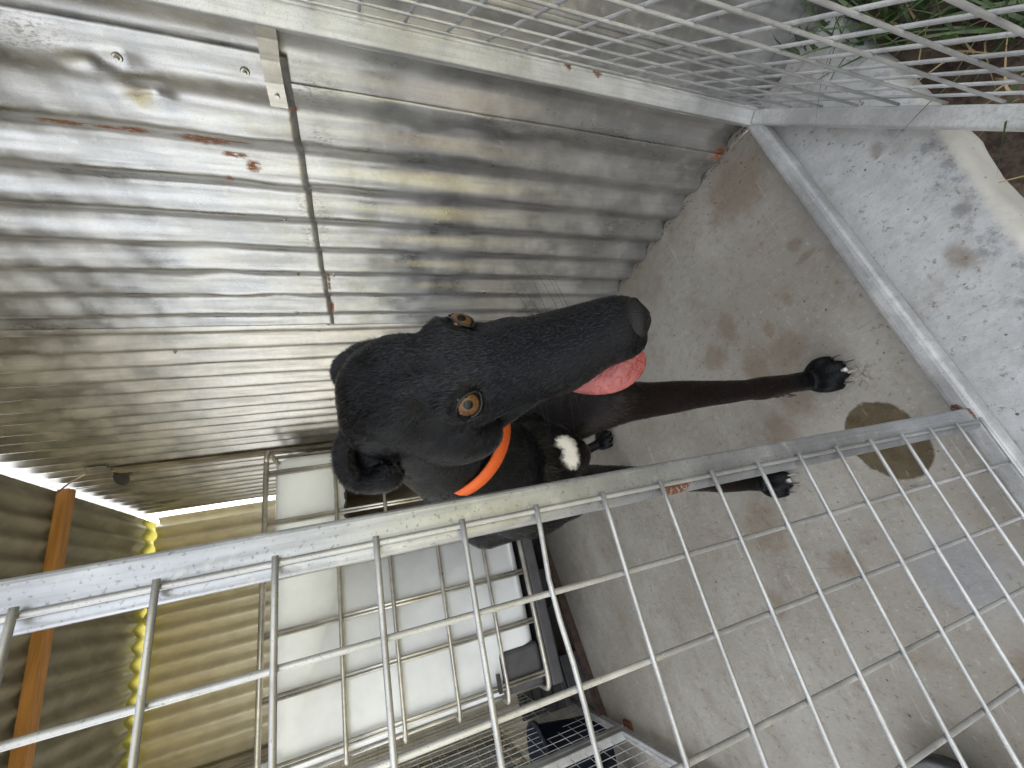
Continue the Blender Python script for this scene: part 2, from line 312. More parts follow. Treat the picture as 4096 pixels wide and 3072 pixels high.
# roof: corrugations run front to back
def roof_mat():
    m, nt, b = newmat('roof_steel'); g = G(nt)
    c = g.mix(g.ramp(g.noise(10, 4), .3, .7), (.20, .19, .15), (.30, .28, .22)); nt.links.new(c, b.inputs['Base Color']); b.inputs['Roughness'].default_value = .5; return m
M_roof = roof_mat()
def glow_mat():  # yellow colour and translucency stand in for bounced sunlight under the roof end
    m, nt, b = newmat('yellow_glow'); g = G(nt)
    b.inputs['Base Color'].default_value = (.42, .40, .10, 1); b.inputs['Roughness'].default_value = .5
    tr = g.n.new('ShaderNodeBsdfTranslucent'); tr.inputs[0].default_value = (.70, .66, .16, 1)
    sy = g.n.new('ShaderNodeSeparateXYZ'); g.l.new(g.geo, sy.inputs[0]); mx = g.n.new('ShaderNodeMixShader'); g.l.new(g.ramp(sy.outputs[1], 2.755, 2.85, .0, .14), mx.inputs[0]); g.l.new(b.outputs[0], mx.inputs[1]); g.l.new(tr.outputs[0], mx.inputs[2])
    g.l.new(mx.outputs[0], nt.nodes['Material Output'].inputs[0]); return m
M_glow = glow_mat()
roof = thing('kennel_roof', 'dark corrugated kennel roof on a pine rafter, lit yellow at its back edge', 'roof', loc=(0, 1.5, 1.95))
def rsheet(name, x0, x1, y0, y1, mat, dz=0, edge=None):
    n = int((x1 - x0) / P * 12); ny = max(2, int((y1 - y0) / .1)); vs = []
    for j in range(ny + 1):
        for i in range(n + 1):
            x = x0 + (x1 - x0) * i / n; ya = y0 + (edge(x) if edge else 0); y = ya + (y1 - ya) * j / ny
            vs.append((x, y, rz(x) + dz + A * math.cos(2 * math.pi * (x - .03) / P)))
    fs = [(j * (n + 1) + i, j * (n + 1) + i + 1, (j + 1) * (n + 1) + i + 1, (j + 1) * (n + 1) + i) for j in range(ny) for i in range(n)]
    o = link(name, mesh(vs, fs), mat); md = o.modifiers.new('s', 'SOLIDIFY'); md.thickness = .0009; me = evaluated(o); o.modifiers.clear(); o.data = me
    return par(o, roof)
ROOF_Y0 = .15
for x0, x1 in ((-1.12, -.68), (-.70, -.02), (-.04, .658)): rsheet('roof_sheet', x0, x1, ROOF_Y0, 2.765, M_roof, random.uniform(0, .002))
rsheet('glow_strip', -1.12, .658, 2.745, 2.93, M_glow, .004)['label'] = 'added yellow strip standing in for sunlight glow at the roof back edge'  # added strip, its yellow takes the place of sunlight glow
for y in (2.05, .95):
    M = Matrix.Identity(4)
    vs = []
    for x in (-1.15, .66):
        z = rz(x) - .0095
        for yy, zz in ((y, z), (y + .045, z), (y + .045, z - .036), (y, z - .036)): vs.append((x, yy, zz))
    o = link('rafter', mesh(vs, [(0, 1, 2, 3), (7, 6, 5, 4), (0, 4, 5, 1), (1, 5, 6, 2), (2, 6, 7, 3), (3, 7, 4, 0)], False), M_timber); par(o, roof)
pst = thing('timber_post', 'rough timber post standing against the cream back wall', 'post', loc=(-.58, 2.79, 0))
par(box('post', (-.62, 2.77, 0), (-.545, 2.825, 1.93), M_grey_timber, bev=.004), pst)

# ------------------------------------------------------------------ front panel (mesh left of the doorway)
def wob(a, b, n, amp, seed):
    r = random.Random(seed); a = Vector(a); b = Vector(b); out = []
    p1, p2 = r.uniform(0, 6), r.uniform(0, 6); d = (b - a); s = d.cross(Vector((0, 1, 0))).normalized()
    for i in range(n + 1):
        t = i / n; out.append(a.lerp(b, t) + s * amp * (math.sin(t * 7 + p1) + .6 * math.sin(t * 19 + p2)) * math.sin(math.pi * t) ** .5)
    return out
front = thing('mesh_fence', 'galvanised mesh panel with thick upright tube, left of the doorway', 'fence panel', loc=(.035, .3, 0))
def hollow(name, lo, hi, mat, parent, bev=.0035): return par(box(name, lo, hi, mat, None, bev), parent)
hollow('upright', (.0285, .285, .028), (.0490, .311, 2.0), M_post, front); par(tube('edge_rod', [(.0275, .2925, .02), (.0275, .2925, .7), (.0275, .2925, 1.3), (.0275, .2925, 2.0)], .0062, M_post, None, 14), front)
hollow('upright', (-.625, .285, .030), (-.60, .311, 2.0), M_post, front)
hollow('threshold', (-.66, .279, .000), (.700, .306, .030), M_thr, front, .0085)['label'] = 'low tube across the doorway floor'
# thin lip rod along the upright
par(tube('wire', [(.0295, .2835, .04), (.0297, .2832, .6), (.0292, .2834, 1.2), (.0295, .2835, 1.95)], .0019, M_wire), front)
for k in range(35):
    z = .037 + .0559 * k
    pts = wob((.0335, .2805, z), (-.605, .2805, z + random.uniform(-.001, .001)), 26, .0006, k)
    if k == 11:
        for i, p in enumerate(pts):
            p.z += .004 * math.exp(-((i - 2.2) / 1.5) ** 2)
    par(tube('wire', pts, .0019, M_wire), front)
for k in range(11):
    x = -.0243 - .0553 * k
    par(tube('wire', wob((x, .2843, .030), (x, .2843, 1.98), 40, .0006, 100 + k), .0020, M_wire), front)
# ------------------------------------------------------------------ gate ajar on the right
u = Vector((-.856, -.517, 0)).normalized(); nn = Vector((.517, -.856, 0)).normalized(); o0 = Vector((.663, .269, 0))
gate = thing('mesh_gate', 'galvanised mesh gate standing ajar against the corrugated wall', 'gate', loc=(.663, .269, 0))
GM = Matrix(((u.x, nn.x, 0, o0.x), (u.y, nn.y, 0, o0.y), (0, 0, 1, 0), (0, 0, 0, 1)))   # local: s, depth (+ outward), z
def gbox(name, lo, hi, mat=M_gate, bev=.003): return par(link(name, bm_mesh(box_bm(lo, hi, bev, 3, GM)), mat), gate)
gbox('stile', (-.034, -.030, .006), (-.0005, -.004, 1.95)); gbox('bottom_rail', (0, -.028, .008), (.60, -.003, .036)); gbox('stile', (.600, -.028, .006), (.628, -.003, 1.95)); gbox('top_rail', (0, -.028, 1.92), (.60, -.003, 1.95))
# outer flange of the stile that the wire ends sit on
gbox('flange', (-.034, -.004, .006), (-.006, -.001, 1.95), M_gate, .0)
for k in range(35):
    z = .060 + .0563 * k
    if z > 1.94: break
    par(tube('wire', [GM @ Vector(p) for p in ((-.012, .003, z), (.1, .0032, z + .0005), (.3, .003, z - .0008), (.5, .003, z + .0004), (.612, .003, z))], .0019, M_wire), gate)
for k in range(11):
    s = .013 + .0573 * k
    par(tube('wire', [GM @ Vector(p) for p in ((s, -.0008, .030), (s + .0006, -.0008, .5), (s, -.0008, 1.2), (s, -.0008, 1.93))], .0019, M_wire), gate)
# strap from stile to wall
def strap():
    bm = bmesh.new()
    pts = [(.660, .296, .847), (.668, .316, .848), (.674, .345, .851), (.6775, .375, .852), (.678, .408, .852)]
    w = Vector((0, 0, 1)) * .0115; vv = []
    for p in pts: vv.append((bm.verts.new(Vector(p) - w), bm.verts.new(Vector(p) + w)))
    for a, b in zip(vv, vv[1:]): bm.faces.new((a[0], b[0], b[1], a[1]))
    o = link('strap', bm_mesh(bm), M_strap); md = o.modifiers.new('s', 'SOLIDIFY'); md.thickness = .003; me = evaluated(o); o.modifiers.clear(); o.data = me; par(o, gate)
strap(); screw(.392, .852, .6765, .0075, gate)

# ------------------------------------------------------------------ divider on the left
def divider(name, label, y0, y1, step, r):
    d = thing(name, label, 'fence panel', 'mesh divider panels left of the pen', (-.60, y0, 0)); X = -.605
    for a, b, nm in (((X - .013, y0, .0), (X + .013, y0 + .025, 1.9), 'upright'), ((X - .013, y1 - .025, .0), (X + .013, y1, 1.9), 'upright'), ((X - .013, y0 + .025, .012), (X + .013, y1 - .025, .037), 'rail'), ((X - .013, y0 + .025, 1.875), (X + .013, y1 - .025, 1.90), 'rail')):
        par(box(nm, a, b, M_thr, None, .003), d)
    vs, fs = [], []
    z = .037
    while z < 1.88: tube_geo([(X - .002, y0 + .01, z), (X - .002, y1 - .01, z)], r, 5, vs, fs, False); z += step
    y = y0 + .02
    while y < y1: tube_geo([(X + .001, y, .02), (X + .001, y, 1.89)], r, 5, vs, fs, False); y += step
    o = link('mesh', mesh(vs, fs), M_wire); tag(o, kind='stuff'); par(o, d); return d
divider('divider_panel', 'nearer mesh divider panel, meeting the other at a rusty foot', .35, 1.59, .05, .0011)
divider('divider_panel', 'farther fine mesh divider panel beside the white tank', 1.60, 2.75, .05, .0011)
rf = tag(box('rusty_foot', (-.615, 1.555, 0), (-.575, 1.60, .012), galv('rusty', (.1, .04, .02), .8, .1, rustspots=[((-.6, 1.58, 0), (.1, .1, .1))]), bev=.004), 'small rusty plate on the floor under the divider post', 'foot plate')

# ------------------------------------------------------------------ IBC tank with cage and pallet
def tank(name, label, x0, x1, y0, y1, cut=True, zshift=0, group=None):
    t = thing(name, label, 'tank', group, ((x0 + x1) / 2, (y0 + y1) / 2, 0))
    bm = box_bm((x0 + .02, y0 + .022, .228), (x1 - .02, y1 - .02, 1.125), .055, 6)
    b = link('bottle', bm_mesh(bm, True), M_hdpe); b.data.materials.append(M_beige)
    if cut:
        md = b.modifiers.new('s', 'SOLIDIFY'); md.thickness = .006; md.offset = -1; md.material_offset = 1; md.material_offset_rim = 0
        cb = box_bm((.165, y0 - .1, .262), (.50, y0 + .2, .872), .03, 3)
        r2 = random.Random(4)
        cut_o = link('cutter', bm_mesh(cb)); bo = b.modifiers.new('b', 'BOOLEAN'); bo.object = cut_o; bo.operation = 'DIFFERENCE'; bo.solver = 'EXACT'
        me = evaluated(b); b.modifiers.clear(); b.data = me; bpy.data.objects.remove(cut_o)
        # ragged black tape along the cut's upper edge
        vs, fs = tube_geo([(.165 + .335 * i / 40, y0 + .018 + r2.uniform(-.002, .002), .872 + r2.uniform(-.004, .004)) for i in range(41)], [.006 + r2.uniform(-.002, .004) for _ in range(41)], 6)
        par(link('edge_tape', mesh(vs, fs), M_rubber_ear), t)
    par(b, t)
    zs = (.218, .373, .55, .729, .905, 1.143)
    for z in zs:
        r = .0095 if z in (zs[0], zs[-1]) else .0072; c = .05; p = []
        corners = [((x1, y0), (-1, 0), (0, 1)), ((x1, y1), (0, -1), (-1, 0)), ((x0, y1), (1, 0), (0, -1)), ((x0, y0), (0, 1), (1, 0))]
        for (cx, cy), d1, d2 in corners:
            A1 = Vector((cx + d1[0] * c, cy + d1[1] * c, z)); B1 = Vector((cx + d2[0] * c, cy + d2[1] * c, z)); K = Vector((cx, cy, z))
            for q in range(7):
                s = q / 6; p.append(A1 * (1 - s) ** 2 + K * 2 * s * (1 - s) + B1 * s * s)
        p.append(p[0]); par(tube('rail', p, r, M_cage, None, 8), t)
    for x in (.5, .314, .13, -.043, -.217, -.39):
        xx = x + (x0 + .446)
        if xx > x1 - .03: continue
        for dy, yy in ((0, y0 + .006), (0, y1 - .006)):
            vs, fs = tube_geo([(xx - .005, yy, .218), (xx - .005, yy, 1.143)], .0052, 6); tube_geo([(xx + .006, yy, .218), (xx + .006, yy, 1.143)], .0052, 6, vs, fs); par(link('stay', mesh(vs, fs), M_cage), t)
    ny = 6
    for k in range(ny):
        yy = y0 + .09 + (y1 - y0 - .18) * k / (ny - 1)
        for xx in (x0 + .006, x1 - .006):
            vs, fs = tube_geo([(xx, yy - .005, .218), (xx, yy - .005, 1.143)], .0052, 6); tube_geo([(xx, yy + .006, .218), (xx, yy + .006, 1.143)], .0052, 6, vs, fs); par(link('stay', mesh(vs, fs), M_cage), t)
    return t
tk = tank('liquid_tank', 'white caged plastic tank behind the dog, doorway cut in its front', -.446, .594, 1.68, 2.76)
par(box('valve_cover', (-.425, 1.694, .222), (-.285, 1.76, .385), M_darkgrey, None, .02), tk)
par(box('clip', (-.402, 1.668, .395), (-.345, 1.683, .408), M_dark), tk)
pal = thing('pallet', 'dark grimy pallet under the caged white tank', 'pallet', loc=(.07, 2.2, 0))
Mr = Matrix.Translation((.097, 1.953, 0)) @ Matrix.Rotation(math.radians(16), 4, 'Z')
for i in range(3): par(box('bearer', (-.62 + i * .34, .0, .0), (-.50 + i * .34, .75, .11), M_dark, None, .004, M=Mr), pal)
for i in range(5): par(box('board', (-.66, .01 + i * .16, .112), (.38, .12 + i * .16, .135), M_dark, None, .003, M=Mr), pal)
par(box('edge_board', (-.75, -.012, .0), (.42, -.002, .035), plain('rusty_board', (.055, .032, .022), .8, 0, 40, .6, .5), None, .004, M=Mr), pal)
par(box('base_frame', (-.44, 1.69, .155), (.59, 2.75, .205), M_darkgrey, None, .01), pal)
par(box('base_leg', (-.42, 1.95, .112), (-.2, 2.7, .16), M_darkgrey, None, .01), pal); par(box('base_leg', (.3, 1.98, .112), (.56, 2.7, .16), M_darkgrey, None, .01), pal)
# next pen
t2 = tank('liquid_tank', 'second white caged tank in the next pen, behind fine mesh', -1.85, -.82, 1.95, 2.75, cut=False)
def tub(name, label, c, r0, r1, h, mat):
    n = 28; vs = []; fs = []
    for (r, z) in ((r0, 0), (r0 + (r1 - r0) * .5, h * .5), (r1, h), (r1 + .012, h), (r1 + .012, h - .015), (r1 - .004, h), (r0 - .004, .01)):
        for k in range(n): vs.append((c[0] + r * math.cos(2 * math.pi * k / n), c[1] + r * math.sin(2 * math.pi * k / n), c[2] + z))
    for j in range(6):
        for k in range(n): fs.append((j * n + k, j * n + (k + 1) % n, (j + 1) * n + (k + 1) % n, (j + 1) * n + k))
    fs.append(tuple(6 * n + k for k in range(n)))
    return tag(link(name, mesh(vs, fs), mat), label, 'tub')
tub('bucket', 'dark blue bucket seen through the fine mesh beside the tank', (-.72, 1.86, 0), .10, .14, .26, M_blue)
tub('bucket', 'small black bucket on the floor of the next pen', (-.80, 1.62, 0), .07, .09, .16, M_dark)
tub('bowl', 'black rubber bowl whose rim shows at the bottom of the picture', (-.455, .545, 0), .05, .065, .05, M_dark)

# ------------------------------------------------------------------ the dog
HR = np.array([[-0.152217, 0.986641, -0.058043], [-0.748613, -0.153439, -0.645008], [-0.645297, -0.054730, 0.761969]])
HT = np.array([0.145765, 0.265406, 0.690336])
def hw(p): return Vector(HR @ np.array(p, float) + HT)
def hd(p): return Vector(HR @ np.array(p, float))
dog_mesh_v, dog_mesh_f = [], []
def add_loft(st, n=40, cap=True, ex=2.0, V=None, F=None):
    # stations: (centre, right half-vector, up half-vector, down half-length factor)
    V = dog_mesh_v if V is None else V; F = dog_mesh_f if F is None else F; b = len(V)
    for c, rv, uv, dn in st:
        for k in range(n):
            a = 2 * math.pi * k / n; ca, sa = math.cos(a), math.sin(a); e = 2 / ex
            x = math.copysign(abs(ca) ** e, ca); y = math.copysign(abs(sa) ** e, sa)
            V.append(Vector(c) + Vector(rv) * x + Vector(uv) * (y if y > 0 else y * dn))
    for i in range(len(st) - 1):
        for k in range(n): F.append((b + i * n + k, b + i * n + (k + 1) % n, b + (i + 1) * n + (k + 1) % n, b + (i + 1) * n + k))
    for i in (0, len(st) - 1):
        q = len(V); V.append(Vector(st[i][0]))
        for k in range(n):
            a_, b_ = b + i * n + k, b + i * n + (k + 1) % n; F.append((q, b_, a_) if i == 0 else (q, a_, b_))
def add_ball(c, r, M=None, n=20, V=None, F=None):
    st = []; c = Vector(c); r = Vector(r) if hasattr(r, '__len__') else Vector((r, r, r)); M = M or Matrix.Identity(3)
    for i in range(1, 14):
        t = math.pi * i / 14; s = math.sin(t); z = -math.cos(t)
        st.append((c + M @ Vector((0, 0, r.z * z)), M @ Vector((r.x * s, 0, 0)), M @ Vector((0, r.y * s, 0)), 1))
    add_loft(st, n, V=V, F=F)
def add_limb(pts, rs, n=18, sub=5, V=None, F=None):
    P_ = [Vector(p) for p in pts]; out, rr = [], []
    for i in range(len(P_) - 1):
        p0, p1, p2, p3 = P_[max(i - 1, 0)], P_[i], P_[i + 1], P_[min(i + 2, len(P_) - 1)]
        for k in range(sub):
            t = k / sub; out.append(.5 * ((2 * p1) + (p2 - p0) * t + (2 * p0 - 5 * p1 + 4 * p2 - p3) * t * t + (3 * p1 - p0 - 3 * p2 + p3) * t ** 3)); rr.append(rs[i] * (1 - t) + rs[i + 1] * t)
    out.append(P_[-1]); rr.append(rs[-1])
    st = []; a = (out[1] - out[0]).orthogonal().normalized()
    for i, p in enumerate(out):
        t = (out[min(i + 1, len(out) - 1)] - out[max(i - 1, 0)]).normalized(); a = (a - t * a.dot(t)).normalized(); b = t.cross(a); st.append((p, a * rr[i], b * rr[i], 1))
    # rounded ends
    t0 = (out[0] - out[1]).normalized(); t1 = (out[-1] - out[-2]).normalized()
    s0 = [(out[0] + t0 * rr[0] * q, st[0][1] * w, st[0][2] * w, 1) for q, w in ((.92, .35), (.7, .7), (.35, .93))]
    s1 = [(out[-1] + t1 * rr[-1] * q, st[-1][1] * w, st[-1][2] * w, 1) for q, w in ((.35, .93), (.7, .7), (.92, .35))]
    add_loft(s0 + st + s1, n, V=V, F=F)
# skull and upper muzzle, in head coordinates (x to the nose, y to the dog's left, z up)
SK = [(-.126, .016, .024, -.002, 2), (-.120, .029, .032, -.020, 2), (-.106, .039, .038, -.038, 2), (-.088, .044, .040, -.055, 2), (-.062, .047, .038, -.064, 2), (-.038, .047, .033, -.067, 2.1), (-.018, .045, .026, -.065, 2.1), (-.004, .042, .020, -.062, 2.1),
      (.010, .0385, .014, -.062, 2.2), (.026, .0350, .009, -.061, 2.3), (.045, .0318, .004, -.059, 2.4), (.068, .0292, .000, -.055, 2.4), (.090, .0262, -.003, -.049, 2.4), (.110, .0235, -.006, -.042, 2.4), (.122, .0218, -.009, -.041, 2.3), (.128, .0195, -.011, -.040, 2.2), (.1325, .0160, -.014, -.037, 2.1), (.135, .0100, -.018, -.032, 2)]
def head_loft(S_, ex=2.2):
    st = []
    for x, w, zt, zb, e in S_:
        if x < -.06: x = -.06 + (x + .06) * .86
        zc = zt * .45 + zb * .55; yc = min(0, x + .012) * .13 - .0035 * math.exp(-((x - .070) / .028) ** 2); st.append((hw((x, yc, zc)), hd((0, w - yc * .75, 0)), hd((0, 0, zt - zc)), (zc - zb) / (zt - zc)))
    add_loft(st, 44, ex=ex)
head_loft(SK)
# lower jaw, a little open
head_loft([(-.09, .032, -.030, -.070, 2), (-.06, .040, -.042, -.090, 2), (-.03, .040, -.050, -.094, 2), (.00, .035, -.055, -.088, 2), (.03, .024, -.060, -.082, 2), (.055, .020, -.062, -.080, 2), (.08, .0165, -.063, -.078, 2), (.100, .0155, -.061, -.076, 2), (.112, .012, -.063, -.075, 2), (.118, .006, -.066, -.073, 2)])
for s in (1, -1):
    add_ball(hw((-.014, s * .031, .010)), (.017, .0100, .0100), Matrix(HR.tolist()))      # brow
    add_ball(hw((-.050, s * .036 - .010, -.046)), (.045, .024, .040), Matrix(HR.tolist()))     # cheek muscle
    add_ball(hw((-.062, s * .024 - .006, .016)), (.040, .020, .022), Matrix(HR.tolist()))
    add_ball(hw((.020, s * .026, -.018)), (.030, .009, .012), Matrix(HR.tolist()))
    add_ball(hw((.112, s * .0135, -.030)), (.022, .011, .012), Matrix(HR.tolist()))     # lip pads
# neck and trunk
add_limb([hw((-.085, 0, -.005)), (.143, .400, .700), (.130, .480, .650), (.124, .570, .590), (.122, .660, .540)], [.048, .060, .070, .080, .087], 28)
def torso(S_):
    add_loft([((x, y, (zt + zb) / 2), (w, 0, 0), (0, tilt * (zt - zb) / 2, (zt - zb) / 2), 1) for x, y, w, zt, zb, tilt in S_], 36)
torso([(.124, .496, .020, .55, .49, 0), (.124, .508, .045, .58, .475, 0), (.124, .532, .062, .61, .46, 0), (.124, .58, .074, .645, .435, 0), (.126, .65, .082, .67, .395, 0), (.130, .74, .084, .672, .375, 0), (.140, .84, .082, .67, .39, 0), (.150, .94, .074, .665, .42, 0), (.157, 1.03, .076, .65, .44, 0), (.160, 1.11, .074, .62, .43, 0), (.160, 1.17, .052, .57, .45, 0), (.160, 1.20, .02, .53, .49, 0)])
# breastbone
add_ball((.124, .530, .50), (.035, .032, .05)); add_ball((.085, .585, .545), (.062, .055, .085)); add_ball((.165, .585, .545), (.058, .055, .085))
# front legs
add_limb([(.185, .63, .52), (.196, .565, .455), (.190, .505, .400), (.184, .490, .33), (.178, .474, .24), (.1735, .464, .16), (.172, .461, .125), (.1715, .452, .07), (.171, .445, .030)], [.048, .046, .036, .0275, .0215, .0172, .0205, .0165, .0175], 20)
add_ball((.196, .510, .392), (.014, .022, .022)); add_ball((.176, .452, .118), (.012, .009, .012)); add_ball((.158, .468, .090), (.006, .006, .008))
add_limb([(.085, .68, .54), (.088, .62, .47), (.092, .64, .38), (.084, .642, .30), (.069, .642, .22), (.053, .644, .15), (.047, .644, .115), (.038, .636, .06), (.033, .632, .028)], [.048, .044, .032, .0265, .0205, .0165, .0185, .0155, .0165], 20)
# hind legs
add_limb([(.205, 1.06, .52), (.228, 1.00, .40), (.236, .99, .33), (.252, 1.10, .23), (.268, 1.195, .15), (.283, 1.175, .08), (.296, 1.155, .030)], [.075, .062, .042, .026, .0175, .0155, .017], 20)
add_limb([(.112, 1.04, .50), (.108, .98, .40), (.104, .965, .30), (.105, 1.08, .22), (.125, 1.17, .15), (.140, 1.15, .08), (.150, 1.12, .030)], [.072, .062, .044, .026, .0175, .0155, .017], 20)
add_limb([(.152, 1.19, .54), (.155, 1.24, .44), (.16, 1.26, .32), (.165, 1.25, .22)], [.016, .012, .009, .005], 12)
CLAWS = []
def paw(c, d, k=1.0, spread=.0085):
    d = Vector(d).normalized(); s = Vector((-d.y, d.x, 0)); c = Vector(c)
    add_ball(c + Vector((0, 0, .012)) * k, (.019 * k, .019 * k, .0125 * k))
    for i, (o_, f) in enumerate(((-1.55, .022), (-.55, .033), (.55, .033), (1.55, .022))):
        b = c + s * (o_ * spread * .8 * k) + Vector((0, 0, .017 * k)); m_ = c + s * (o_ * spread * 1.15 * k) + d * (f * .62 * k) + Vector((0, 0, .0195 * k)); t = c + s * (o_ * spread * 1.25 * k) + d * (f * k) + Vector((0, 0, .0085 * k))
        add_limb([b, m_, t], [.0095 * k, .0092 * k, .0075 * k], 12, 4)
        CLAWS.append((t + d * .005 * k + Vector((0, 0, .001)), (d + s * o_ * .08).normalized(), .0115 * k))
paw((.171, .440, 0), (-.10, -1, 0), 1.22, .0095); paw((.030, .628, 0), (-.12, -1, 0), 1.22, .0095); paw((.300, 1.160, 0), (.1, -1, 0), 1.45); paw((.152, 1.115, 0), (-.1, -1, 0), 1.3)

dogE = thing('dog', 'black dog with amber eyes, white chest patch and pink tongue hanging out, looking up', 'dog', loc=(.12, .75, 0))
raw = link('dog_raw', mesh(dog_mesh_v, dog_mesh_f))
md = raw.modifiers.new('r', 'REMESH'); md.mode = 'VOXEL'; md.voxel_size = .0027; md.adaptivity = 0
md = raw.modifiers.new('s', 'SMOOTH'); md.iterations = 9; md.factor = .6
bme = evaluated(raw); bpy.data.objects.remove(raw)
nv = len(bme.vertices); co = np.empty(nv * 3, np.float32); bme.vertices.foreach_get('co', co); co = co.reshape(-1, 3).astype(float)
ER = .0122
EYES = []
loc = (co - HT) @ HR          # head-local coordinates
for s in (1, -1):
    ec = np.array((.000, s * .0305, .0005)); ax = np.array((.60, s * .66, .40)); ax /= np.linalg.norm(ax); EYES.append((ec, ax, s))
    # lid plane axes: h towards the nose, v up
    h = np.array((.74, -s * .64, -.05)); h -= ax * (h @ ax); h /= np.linalg.norm(h); v = np.cross(ax, h); v *= np.sign(v[2])
    d = loc - ec; a = d @ ax; ph_, pv_ = d @ h, d @ v
    rr = np.sqrt((ph_ / .0108) ** 2 + (pv_ / .0092) ** 2); near = (rr < 2.4) & (a > -.01) & (a < .035)
    # raised lid rim, cleared inside
    tgt_rim = .0112; w = np.clip((2.2 - rr) / 1.1, 0, 1) ** 1.5 * near
    base = np.sqrt(np.clip(ER ** 2 - np.minimum(rr * .0098, ER) ** 2, 0, None))
    newa = np.where(rr < .88, np.minimum(a, base - .003), a + (np.maximum(base, .0045) + .0014 - a) * w)
    na = np.where(near, newa, a); loc += np.outer(na - a, ax)
# hollow in front of and above the eye, dip between the eyes, temple line
def push(c, r, amt, dirn):
    d = (loc - np.array(c)) / np.array(r); w = np.exp(-(d ** 2).sum(1)); loc[:] += np.outer(w * amt, np.array(dirn))
push((-.02, 0, .035), (.05, .008, .02), -.004, (0, 0, 1)); push((.035, 0, .01), (.03, .012, .02), -.0015, (0, 0, 1))
for s in (1, -1):
    for q in range(9):
        t = q / 8; push((-.045 + .085 * t, s * (.050 - .016 * t), -.020 - .010 * t), (.012, .008, .0045), .0011, (0, s, -.2)); push((-.040 + .085 * t, s * (.050 - .016 * t), -.032 - .010 * t), (.012, .008, .0040), -.0009, (0, s, -.2))
        push((.020 + .09 * t, s * (.030 - .008 * t), -.050 + .008 * t), (.009, .006, .0022), -.0012, (0, s, 0))
    for q in range(5): push((.030 + q * .017, s * (.021 - q * .0015), -.006 - q * .002), (.013, .004, .0035), .0007 if q % 2 else .0004, (0, s * .6, .6))
    push((-.006, s * .046, -.013), (.012, .006, .0022), -.0012, (0, s, 0)); push((.018, s * .033, -.012), (.009, .006, .0025), -.0014, (0, s, .2)); push((-.022, s * .012, .032), (.020, .006, .01), .0016, (0, 0, 1))
for s in (1, -1):
    push((.022, s * .026, .004), (.016, .008, .010), -.0035, (0, s * .7, .7)); push((-.038, s * .044, .010), (.014, .010, .014), -.004, (0, s, .3))
    push((.128, s * .020, -.026), (.006, .004, .004), -.004, (.3, s, 0)); push((.06, s * .024, -.042), (.05, .008, .004), .002, (0, s, -.3))
co = loc @ HR.T + HT
for k, (z0, amp) in enumerate(((.66, .0016), (.63, .0018), (.60, .0016))):
    m_ = (co[:, 1] > .36) & (co[:, 1] < .62) & (co[:, 2] > .45); w_ = np.exp(-((co[:, 2] - z0 - .25 * (.45 - co[:, 1])) / .006) ** 2) * m_; co[:, 1] -= w_ * amp; co[:, 0] -= w_ * amp * np.sign(co[:, 0] - .13)
# tendon and muscle lines down the fore legs
for cx_, cy_ in ((.183, .49), (.07, .64)):
    m_ = (co[:, 2] < .42) & (co[:, 2] > .05) & (np.hypot(co[:, 0] - cx_, co[:, 1] - cy_) < .06); an_ = np.arctan2(co[:, 1] - cy_, co[:, 0] - cx_)
    w_ = (np.sin(an_ * 3 + co[:, 2] * 14) * .0012 + np.sin(an_ * 5 - co[:, 2] * 25) * .0006) * m_; co[:, 0] += w_ * np.cos(an_); co[:, 1] += w_ * np.sin(an_)
